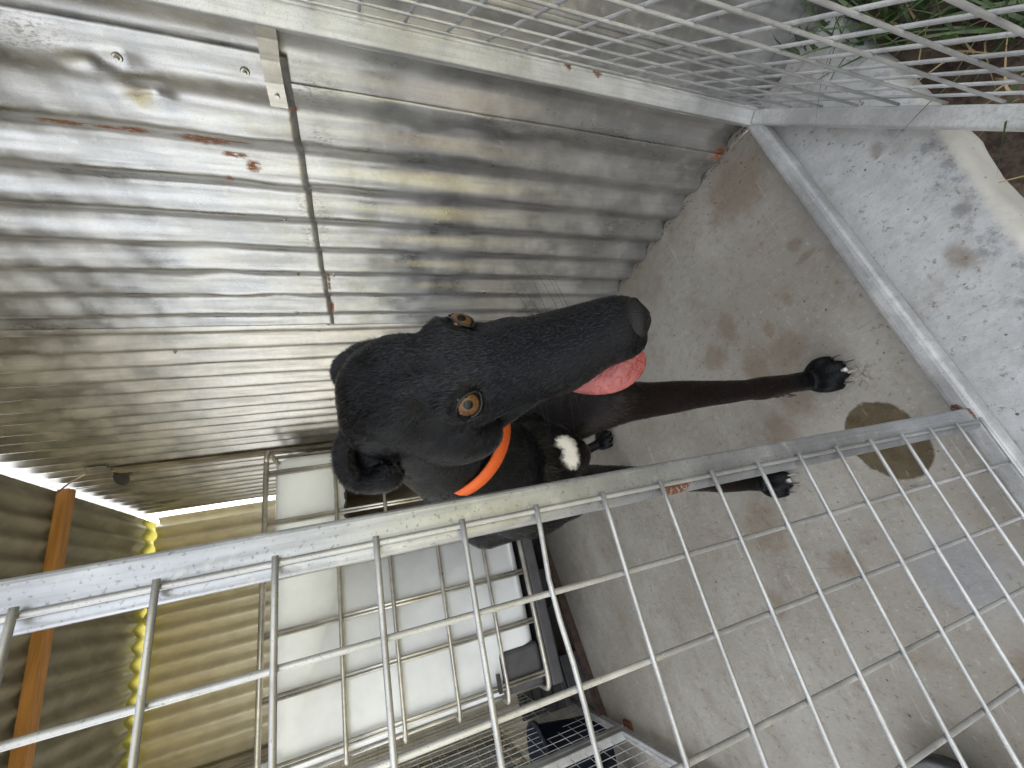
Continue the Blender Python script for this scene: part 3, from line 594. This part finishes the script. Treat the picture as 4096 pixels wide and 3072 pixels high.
# fine skin folds / muscle relief on the trunk
bme.vertices.foreach_set('co', co.astype(np.float32).ravel()); bme.update(); bme.polygons.foreach_set('use_smooth', [True] * len(bme.polygons))
def coat(name, rough, hair=False):
    m, nt, b = newmat(name); g = G(nt)
    sp = g.n.new('ShaderNodeSeparateXYZ'); g.l.new(g.geo, sp.inputs[0])
    brown = g.ramp(sp.outputs[2], .56, .42)
    sk = g.ramp(g.noise(60, 5, .7), .35, .7); bl = g.mix(sk, (.0008, .0009, .0013), (.0045, .0052, .0085)) if hair else g.mix(0, (.0013, .0015, .0023), (0, 0, 0)); c = g.mix(g.math('MULTIPLY', brown, .85), bl, (.0085, .0050, .0042))
    paws = g.ramp(sp.outputs[2], .105, .05); c = g.mix(paws, c, (.003, .003, .0035))
    wm = g.spots([((.136, .51, .500), (.0100, .08, .0165)), ((.112, .51, .499), (.0130, .08, .0140)), ((.124, .51, .497), (.009, .08, .012))], warp=.6, wscale=170., edge=.35)
    # second lobe and white toe tips
    tip = g.spots([((.163, .398, .008), (.005, .008, .010)), ((.022, .588, .008), (.006, .008, .010))], warp=.3, wscale=200., edge=.3)
    c = g.mix(g.math('MAXIMUM', wm, tip), c, (.80, .77, .72))
    nt.links.new(c, b.inputs['Base Color']); b.inputs['Roughness'].default_value = rough
    b.inputs['Specular IOR Level'].default_value = .55 if hair else .13
    if not hair:
        def axis(v):
            t = g.n.new('ShaderNodeVectorMath'); t.operation = 'DOT_PRODUCT'; g.l.new(rel.outputs[0], t.inputs[0]); t.inputs[1].default_value = v; return t.outputs['Value']
        rel = g.n.new('ShaderNodeVectorMath'); rel.operation = 'SUBTRACT'; g.l.new(g.geo, rel.inputs[0]); rel.inputs[1].default_value = HT
        cb = g.n.new('ShaderNodeCombineXYZ'); fx, ly, uz = axis(HR[:, 0]), axis(HR[:, 1]), axis(HR[:, 2])
        g.l.new(fx, cb.inputs[0]); g.l.new(ly, cb.inputs[1]); g.l.new(uz, cb.inputs[2])
        hs1 = g.noise(1.0, 3, .55, vec=cb.outputs[0], stretch=(110, 750, 750), dist=.4); bs1 = g.noise(1.0, 3, .55, stretch=(520, 420, 90), dist=.6)
        onhead = g.ramp(fx, -.16, -.12); onhead = g.math('MULTIPLY', onhead, g.ramp(uz, -.14, -.10)); st_ = g.math('ADD', g.math('MULTIPLY', hs1, onhead), g.math('MULTIPLY', bs1, g.math('SUBTRACT', 1, onhead)))
        nt.links.new(g.bump(st_, .8, .0012, g.bump(g.noise(55, 4, .6), .35, .003)), b.inputs['Normal'])
        nt.links.new(g.ramp(g.noise(45, 4, .6), .35, .7, .24, .38), b.inputs['Roughness'])
    return m
M_coat = coat('dog_skin', .6); M_fur = coat('dog_fur', .26, True)
body = link('body', bme, M_coat); par(body, dogE)
def sphere_at(name, c, r, mat, Mx=None, parent=None, seg=48):
    bm = bmesh.new(); bmesh.ops.create_uvsphere(bm, u_segments=seg, v_segments=seg // 2, radius=1); M4 = Matrix.Translation(c) @ (Mx or Matrix.Identity(4)) @ Matrix.Diagonal((r[0], r[1], r[2], 1)); bm.transform(M4)
    o = link(name, bm_mesh(bm, True), mat); return par(o, parent) if parent else o
# eyes
camp = np.array((0, 0, .762))
for ec, ax, s in EYES:
    c = hw(ec); tocam = Vector(camp) - c; tocam.normalize(); g_ = (hd(ax) * .55 + tocam * .75).normalized() if s < 0 else (hd(ax) * .75 + tocam * .45).normalized()
    m, nt, b = newmat('amber_eye'); g = G(nt)
    cc = g.n.new('ShaderNodeVectorMath'); cc.operation = 'SUBTRACT'; g.l.new(g.geo, cc.inputs[0]); cc.inputs[1].default_value = c
    dt = g.n.new('ShaderNodeVectorMath'); dt.operation = 'DOT_PRODUCT'; g.l.new(cc.outputs[0], dt.inputs[0]); dt.inputs[1].default_value = g_
    a = g.math('DIVIDE', dt.outputs['Value'], ER); ang = g.math('ARCCOSINE', a)
    fib = g.noise(260, 4, .7); base = g.mix(g.ramp(fib, .3, .7), (.070, .030, .011), (.17, .080, .028))
    base = g.mix(g.ramp(ang, .55, .36), base, (.10, .06, .03)); base = g.mix(g.ramp(ang, .33, .29), base, (.003, .003, .004))
    base = g.mix(g.ramp(ang, .70, .78), base, (.02, .012, .01)); base = g.mix(g.ramp(ang, .84, .92), base, (.012, .010, .010))
    nt.links.new(base, b.inputs['Base Color']); b.inputs['Roughness'].default_value = .4; b.inputs['Specular IOR Level'].default_value = 0; b.inputs['Coat Weight'].default_value = .7; b.inputs['Coat Roughness'].default_value = .01; b.inputs['Coat IOR'].default_value = 1.4
    sphere_at('eye', c, (ER, ER, ER), m, None, dogE)
    # lid rim
    h = np.array((.74, -s * .64, -.05)); h -= ax * (h @ ax); h /= np.linalg.norm(h); v = np.cross(ax, h); v *= np.sign(v[2]); pts = []
    for k in range(41):
        t = 2 * math.pi * k / 40; q = h * math.cos(t) * .0106 + v * math.sin(t) * .0092; rad = np.linalg.norm(q); q = q + ax * (math.sqrt(max(ER ** 2 - rad ** 2, 0)) + .0004) + h * (.0022 * max(0, math.cos(t)) ** 6); pts.append(hw(ec + q))
    vs, fs = tube_geo(pts, .0010, 8); par(link('eyelid', mesh(vs, fs), M_lid if 'M_lid' in globals() else None), dogE)
M_lid = plain('lid_skin', (.004, .0035, .0035), .4, 0, 200, .3, .4, 600)
for o in list(dogE.children):
    if o.name.startswith('eyelid'): o.data.materials.clear(); o.data.materials.append(M_lid)
# nose pad
def nose():
    m, nt, b = newmat('nose_pad'); g = G(nt); b.inputs['Base Color'].default_value = (.004, .004, .0045, 1); b.inputs['Roughness'].default_value = .55; b.inputs['Specular IOR Level'].default_value = .3
    nt.links.new(g.bump(g.voro(1100), .45, .0008, g.bump(g.noise(200, 3), .3, .001)), b.inputs['Normal']); return m
M_nose = nose()
bm = bmesh.new(); bmesh.ops.create_uvsphere(bm, u_segments=64, v_segments=48, radius=1)
for v in bm.verts:
    x, y, z = v.co; p0x = .1300; p = np.array((p0x + .0100 * x, .0150 * y, -.0225 + .0120 * z))
    if z < 0: p[1] *= 1 - .25 * z * z
    for s in (1, -1):   # nostril commas
        d = ((p - np.array((.138, s * .0078, -.023))) / np.array((.009, .0034, .0042))); w = math.exp(-(d @ d)); p[0] -= .007 * w
        d = ((p - np.array((.131, s * .0140, -.0255))) / np.array((.006, .004, .0022))); w = math.exp(-(d @ d)); p[1] -= s * .004 * w
    p[0] -= .0012 * math.exp(-(p[1] / .0012) ** 2) * (1 if z < .5 else .3)
    v.co = hw(p)
par(link('nose', bm_mesh(bm, True), M_nose), dogE)
# tongue hanging out on the dog's right
def tongue_mat():
    m, nt, b = newmat('tongue'); g = G(nt); c = g.mix(g.ramp(g.noise(35, 4, .6), .3, .7), (.25, .050, .047), (.38, .11, .105)); nt.links.new(c, b.inputs['Base Color'])
    b.inputs['Roughness'].default_value = .22; b.inputs['Subsurface Weight'].default_value = .3; b.inputs['Subsurface Radius'].default_value = (.01, .003, .002)
    nt.links.new(g.bump(g.noise(420, 4, .65), .7, .0014, g.bump(g.noise(110, 3, .6, dist=1.2), .9, .004)), b.inputs['Normal']); return m
V, F = [], []
TG = [((.045, -.012, -.050), .006, .003), ((.060, -.020, -.052), .009, .0032), ((.075, -.0245, -.0535), .0115, .0035), ((.088, -.0255, -.0545), .0135, .0036), ((.100, -.0245, -.056), .0145, .0036), ((.110, -.021, -.0575), .0145, .0034), ((.118, -.017, -.060), .0125, .003), ((.122, -.0145, -.063), .0075, .0026), ((.1235, -.0135, -.065), .0025, .0015)]
add_loft([(hw(c_), hd((0, w * .82, -.0)) + hd((0, 0, w * .55)), hd((.15, -.35, .9)).normalized() * t, 1) for c_, w, t in TG], 32, V=V, F=F)
V = [v + hd((0, 0, .0012)) * math.sin(i * .37) * .4 for i, v in enumerate(V)]; to = link('tongue', mesh(V, F), tongue_mat()); md = to.modifiers.new('s', 'SUBSURF'); md.levels = 1; me = evaluated(to); to.modifiers.clear(); to.data = me; par(to, dogE)
# teeth along the right lip
M_tooth = plain('tooth', (.75, .68, .55), .3, 0, 100, .1, 0)
for i in range(9):
    x = .016 + i * .0058; bm = bmesh.new(); bmesh.ops.create_cone(bm, cap_ends=True, segments=8, radius1=.0011, radius2=.0003, depth=.0035)
    q = Matrix.Translation(hw((x, -.0262 + i * .0003, -.0475 - i * .0008))) @ Vector((0, 0, 1)).rotation_difference(hd((.1, -.5, .85))).to_matrix().to_4x4(); bm.transform(q); par(link('tooth', bm_mesh(bm, True), M_tooth), dogE)
# claws
M_claw = plain('claw', (.05, .04, .035), .35, 0, 100, .3, .2); M_clawp = plain('pale_claw', (.34, .30, .26), .35, 0, 100, .2, .2)
for i, (c_, d_, L_) in enumerate(CLAWS):
    pts = [c_ + d_ * (L_ * t) + Vector((0, 0, .004 * math.sin(math.pi * t * .9) - .006 * t * t)) for t in (0, .25, .5, .75, 1)]
    vs, fs = tube_geo(pts, [.0024, .0022, .0017, .0011, .0003], 8); par(link('claw', mesh(vs, fs), M_clawp if i in (1, 6) else M_claw), dogE)
# dew claw
vs, fs = tube_geo([(.157, .462, .083), (.152, .460, .074), (.150, .456, .062)], [.0045, .0035, .0006], 8); par(link('claw', mesh(vs, fs), M_claw), dogE)
# ears: folded skin grown as one surface each
CR = RMn = np.array(RM)
def ip(x, y, d): return Vector(CR @ np.array(((x - 2048) / 1580 * d, -(y - 1536) / 1580 * d, -d)) + np.array((0, 0, .762)))
def ear(parts):
    V, F = [], []
    for pts, rs, n in parts: add_limb([ip(*p) for p in pts], rs, n, 5, V, F)
    o = link('ear', mesh(V, F)); md = o.modifiers.new('r', 'REMESH'); md.mode = 'VOXEL'; md.voxel_size = .0012; md = o.modifiers.new('s', 'SMOOTH'); md.iterations = 4; md.factor = .6
    me = evaluated(o); o.modifiers.clear(); o.data = me; me.materials.append(M_coat); me.polygons.foreach_set('use_smooth', [True] * len(me.polygons)); par(o, dogE); return o
ears = [ear([
    ([(1500, 1690, .350), (1440, 1705, .345), (1400, 1740, .342), (1380, 1800, .342), (1388, 1860, .344), (1415, 1905, .346), (1455, 1930, .346)], [.0055, .0080, .0092, .0105, .0112, .0112, .0095], 16),
    ([(1440, 1930, .345), (1490, 1932, .339), (1540, 1922, .335), (1578, 1908, .334), (1600, 1892, .334)], [.0090, .0090, .0098, .0085, .0045], 16),
    ([(1470, 1888, .347), (1530, 1888, .338), (1568, 1878, .335), (1585, 1872, .335)], [.0060, .0060, .0060, .0040], 12),
    ([(1455, 1740, .352), (1440, 1800, .362), (1450, 1860, .362), (1480, 1900, .354)], [.0060, .0055, .0055, .0050], 14),
    ([(1560, 1760, .342), (1585, 1810, .340), (1590, 1850, .340)], [.0030, .0035, .0030], 10), ([(1490, 1755, .352), (1500, 1805, .353), (1515, 1850, .352)], [.0120, .0135, .0115], 16), ([(1430, 1790, .352), (1440, 1850, .353)], [.0090, .0090], 14)]),
  ear([
    ([(1500, 1375, .365), (1440, 1400, .362), (1390, 1432, .362), (1358, 1462, .363), (1352, 1500, .366), (1368, 1545, .370)], [.0040, .0058, .0062, .0060, .0055, .0040], 14),
    ([(1440, 1440, .372), (1400, 1475, .374), (1385, 1520, .376)], [.0050, .0055, .0045], 12)])]
# whiskers
M_whisk = plain('whisker', (.006, .005, .005), .6, 0, 10, .1, 0)
rw = random.Random(11)
for s in (1, -1):
    for i in range(8 if s > 0 else 5):
        x = .045 + rw.random() * .065; b = np.array((x, s * (.0262 - (x - .04) * .03), -.028 - rw.random() * .008)); L_ = .022 + rw.random() * .03
        dr = np.array((-.25 + rw.random() * .3, s * .8, -.1 - rw.random() * .5 if s < 0 else .15 + rw.random() * .3)); dr /= np.linalg.norm(dr); bend = np.array((-.5, 0, -.2)) * .25
        vs, fs = tube_geo([hw(b + dr * L_ * t + bend * L_ * t * t) for t in (0, .25, .5, .75, 1)], [.00017, .00015, .00012, .00009, .00004], 4); par(link('whisker', mesh(vs, fs), M_whisk), dogE)
# short coat: hair curves on body and ears
def fur(me, count, wfun, lfun, flow, seed, parent, rad=.00012, nm='fur'):
    me.calc_loop_triangles(); T = len(me.loop_triangles); tv = np.empty(T * 3, np.int32); me.loop_triangles.foreach_get('vertices', tv); tv = tv.reshape(-1, 3)
    cv = np.empty(len(me.vertices) * 3, np.float32); me.vertices.foreach_get('co', cv); cv = cv.reshape(-1, 3).astype(float)
    a, b, c = cv[tv[:, 0]], cv[tv[:, 1]], cv[tv[:, 2]]; nr = np.cross(b - a, c - a); ar = np.linalg.norm(nr, axis=1) / 2; cen = (a + b + c) / 3; nr = nr / (2 * ar[:, None] + 1e-12)
    w = ar * wfun(cen, nr); w /= w.sum(); rg = np.random.default_rng(seed); idx = rg.choice(T, count, p=w); r1 = np.sqrt(rg.random(count)); r2 = rg.random(count)
    vn = np.zeros_like(cv); fn = np.cross(b - a, c - a)
    for q in range(3):
        for d_ in range(3): vn[:, d_] += np.bincount(tv[:, q], weights=fn[:, d_], minlength=len(cv))
    vn /= np.linalg.norm(vn, axis=1)[:, None] + 1e-12
    w0, w1, w2 = (1 - r1)[:, None], (r1 * (1 - r2))[:, None], (r1 * r2)[:, None]; ti = tv[idx]
    p = a[idx] * w0 + b[idx] * w1 + c[idx] * w2; n_ = vn[ti[:, 0]] * w0 + vn[ti[:, 1]] * w1 + vn[ti[:, 2]] * w2; n_ /= np.linalg.norm(n_, axis=1)[:, None] + 1e-9
    f = flow(p); f += rg.normal(0, .10, f.shape); 
    # clumps: slow swirl noise so strands run in streaks
    k_ = 230.; f += (.05 + .07 * (((p - HT) @ HR)[:, 0] < -.03) + .14 * (np.linalg.norm(p - HT, axis=1) > .14))[:, None] * np.stack([np.sin(p[:, 1] * k_ + 3 * np.sin(p[:, 2] * 90)), np.sin(p[:, 2] * k_ + 3 * np.sin(p[:, 0] * 90)), np.sin(p[:, 0] * k_ + 3 * np.sin(p[:, 1] * 90))], 1)
    f -= n_ * (f * n_).sum(1)[:, None]; f /= np.linalg.norm(f, axis=1)[:, None] + 1e-9
    L_ = lfun(p) * (.6 + .6 * rg.random(count)); lift = .10 + .22 * rg.random(count) ** 2
    pts = np.empty((count, 4, 3))
    for i, t in enumerate((0, .33, .67, 1.)): pts[:, i] = p + f * (L_ * t)[:, None] + n_ * (L_ * (lift * t * (1.0 - .55 * t)))[:, None] - n_ * (.0004 * (1 - t))
    cu = bpy.data.hair_curves.new(nm); cu.add_curves([4] * count); cu.attributes['position'].data.foreach_set('vector', pts.astype(np.float32).ravel())
    ra = cu.attributes.get('radius') or cu.attributes.new('radius', 'FLOAT', 'POINT'); ra.data.foreach_set('value', np.tile(np.array([rad, rad * .9, rad * .6, rad * .15], np.float32), count))
    o = bpy.data.objects.new(nm, cu); C.objects.link(o); cu.materials.append(M_fur); par(o, parent); tag(o, kind='stuff'); return o
def flow_body(p):
    l = (p - HT) @ HR; hdw = 1 / (1 + np.exp((l[:, 0] + .135) * -60)) * (l[:, 0] < .2) * (np.abs(l[:, 1]) < .075) * (l[:, 2] > -.1)
    fh = np.stack([-np.ones(len(p)), l[:, 1] * 7 * np.clip((l[:, 0] - .02) * -8, -.2, .6), -.25 - .0 * l[:, 2]], 1)
    for s in (1, -1):
        d = l - np.array((0, s * .032, 0)); q = np.exp(-(d ** 2).sum(1) / .016 ** 2); fh += d / (np.linalg.norm(d, axis=1)[:, None] + 1e-6) * q[:, None] * .9
    fh = fh @ HR.T
    fb = np.stack([(p[:, 0] - .122) * 1.5, .35 + 0 * p[:, 0], -np.ones(len(p))], 1); nk = (p[:, 2] > .56) & (p[:, 1] < .62); fb[nk, 1] = .9; fb[nk, 2] = -.7
    return fh * hdw[:, None] + fb * (1 - hdw)[:, None]
def wt(cen, nr):
    d = np.linalg.norm(cen - np.array((.15, .28, .68)), axis=1); v = camp - cen; fac = ((v / np.linalg.norm(v, axis=1)[:, None]) * nr).sum(1)
    l = (cen - HT) @ HR; w = 1 / (.06 + d) ** 1.6
    for s in (1, -1): w *= (np.linalg.norm((l - np.array((.004, s * .036, .004))), axis=1) > .0145)
    w *= ~((l[:, 0] > .131) & (l[:, 0] < .16) & (np.abs(l[:, 1]) < .03) & (l[:, 2] > -.036)); w *= cen[:, 2] > .012
    return w
def ln(p):
    l = (p - HT) @ HR; d = np.linalg.norm(p - HT, axis=1); out = np.where(d < .2, .0062, .012); out = np.where((l[:, 0] > .03) & (l[:, 0] < .2) & (d < .2), .0036, out); out = np.where(p[:, 2] < .35, .006, out); out = np.where(p[:, 2] < .05, .0032, out); return out
fur(bme, 85000, wt, ln, flow_body, 1, dogE)
def flow_ear(p): return np.tile(HR @ np.array((-.8, 0, -.5)), (len(p), 1))
for i, e in enumerate(ears): fur(e.data, 7000, lambda c_, n_: np.ones(len(c_)), lambda p: np.full(len(p), .0065), flow_ear, 20 + i, dogE)
# collar
M_col = plain('orange_webbing', (.80, .125, .010), .55, 0, 300, .12, .5, 900)
def collar():
    c0 = Vector((.140, .430, .673)); ax = (Vector((.128, .570, .585)) - Vector((.150, .400, .700))).normalized(); ax = (ax + Vector((-.12, .15, -.38))).normalized()
    a = ax.cross(Vector((0, 0, 1))).normalized(); b = ax.cross(a); V, F = [], []; n = 72; prof = [(-.0095, 0), (-.0095, .0022), (0, .0027), (.0095, .0022), (.0095, 0)]
    for k in range(n):
        t = 2 * math.pi * k / n
        for dz, dr in prof: V.append(c0 + (a * math.cos(t) * (.064 + dr) + b * math.sin(t) * (.067 + dr)) + ax * dz)
    m_ = len(prof)
    for k in range(n):
        for j in range(m_): F.append((k * m_ + j, k * m_ + (j + 1) % m_, ((k + 1) % n) * m_ + (j + 1) % m_, ((k + 1) % n) * m_ + j))
    ct = thing('collar', 'bright orange webbing collar round the dog\'s neck', 'collar', loc=tuple(c0)); par(link('band', mesh(V, F), M_col), ct); rp_ = [c0 + Vector((.052, -.050, -.022)) + Vector((math.cos(q) * .008, 0, math.sin(q) * .008)) for q in np.linspace(0, 6.283, 17)]; vs, fs = tube_geo(rp_, .0014, 6, cap=False); par(link('ring', mesh(vs, fs), M_strap), ct); return ct, c0, a, b, ax
ct, cc0, ca, cb_, cax = collar()


# dirt crumbs along the foot of the wall and scattered on the slab
bm = bmesh.new(); r = random.Random(9)
for i in range(520):
    if i < 240: x = .688 - abs(r.gauss(0, .005)); y = r.uniform(.27, 1.9)
    elif i < 450: x = r.uniform(-.6, .66); y = r.uniform(.16, 1.7)
    else: x = r.uniform(.60, .69); y = r.uniform(.30, .55)
    q = r.uniform(.0006, .0020) * (1 if i < 240 else .65); M4 = Matrix.Translation((x, y, q * .4)) @ Matrix.Rotation(r.uniform(0, 6), 4, 'Z') @ Matrix.Diagonal((q * r.uniform(1, 2.2), q, q * .6, 1)); bmesh.ops.create_icosphere(bm, subdivisions=1, radius=1, matrix=M4)
tag(link('dirt', bm_mesh(bm, True), plain('dirt_crumb', (.14, .11, .08), .9, 0, 60, .5, .5)), 'small dirt crumbs along the foot of the corrugated wall', kind='stuff')
# ------------------------------------------------------------------ grass and straw
def blade(vs, fs, p, az, ln, w, lean):
    d = Vector((math.cos(az), math.sin(az), 0)); s = Vector((-d.y, d.x, 0)); b = len(vs); n = 4
    for i in range(n + 1):
        t = i / n; q = Vector(p) + d * (lean * ln * t * t) + Vector((0, 0, ln * t * (1 - .35 * lean * t))); ww = w * (1 - t) ** .7
        vs += [q - s * ww, q + s * ww + Vector((0, 0, ww * .3))]
    for i in range(n): fs.append((b + 2 * i, b + 2 * i + 1, b + 2 * i + 3, b + 2 * i + 2))
def grass_mat():
    m, nt, b = newmat('grass_blade'); g = G(nt); c = g.mix(g.ramp(g.noise(35, 3), .35, .65), (.018, .042, .010), (.065, .105, .03)); nt.links.new(c, b.inputs['Base Color']); b.inputs['Roughness'].default_value = .5
    return m
vs, fs = [], []; r = random.Random(5)
for i in range(1200):
    x = r.uniform(.40, 1.0); y = r.uniform(-.5, .21)
    if x > .69: x -= .25
    if x + y * .6 < .38 or (y > .06 + max(0, x - .5) * .8): continue
    blade(vs, fs, (x, y, -.05 if y < .13 else -.01), r.uniform(0, 6.3), r.uniform(.05, .17), r.uniform(.0012, .0035), r.uniform(.2, 1.1))
for i in range(22):
    blade(vs, fs, (r.uniform(.50, .68), r.uniform(.02, .12), -.03), r.uniform(0, 6.3), r.uniform(.08, .15), r.uniform(.003, .006), r.uniform(.3, .9))
tag(link('grass', mesh(vs, fs), grass_mat()), 'green grass tufts growing by the wall behind the gate mesh', kind='stuff')
vs, fs = [], []
for i in range(160):
    blade(vs, fs, (r.uniform(.2, .65), r.uniform(-.3, .12), -.045), r.uniform(0, 6.3), r.uniform(.02, .06), r.uniform(.0008, .002), 1.6)
tag(link('straw', mesh(vs, fs), plain('dry_straw', (.38, .28, .14), .8)), 'dry straw bits lying on the dark soil', kind='stuff')
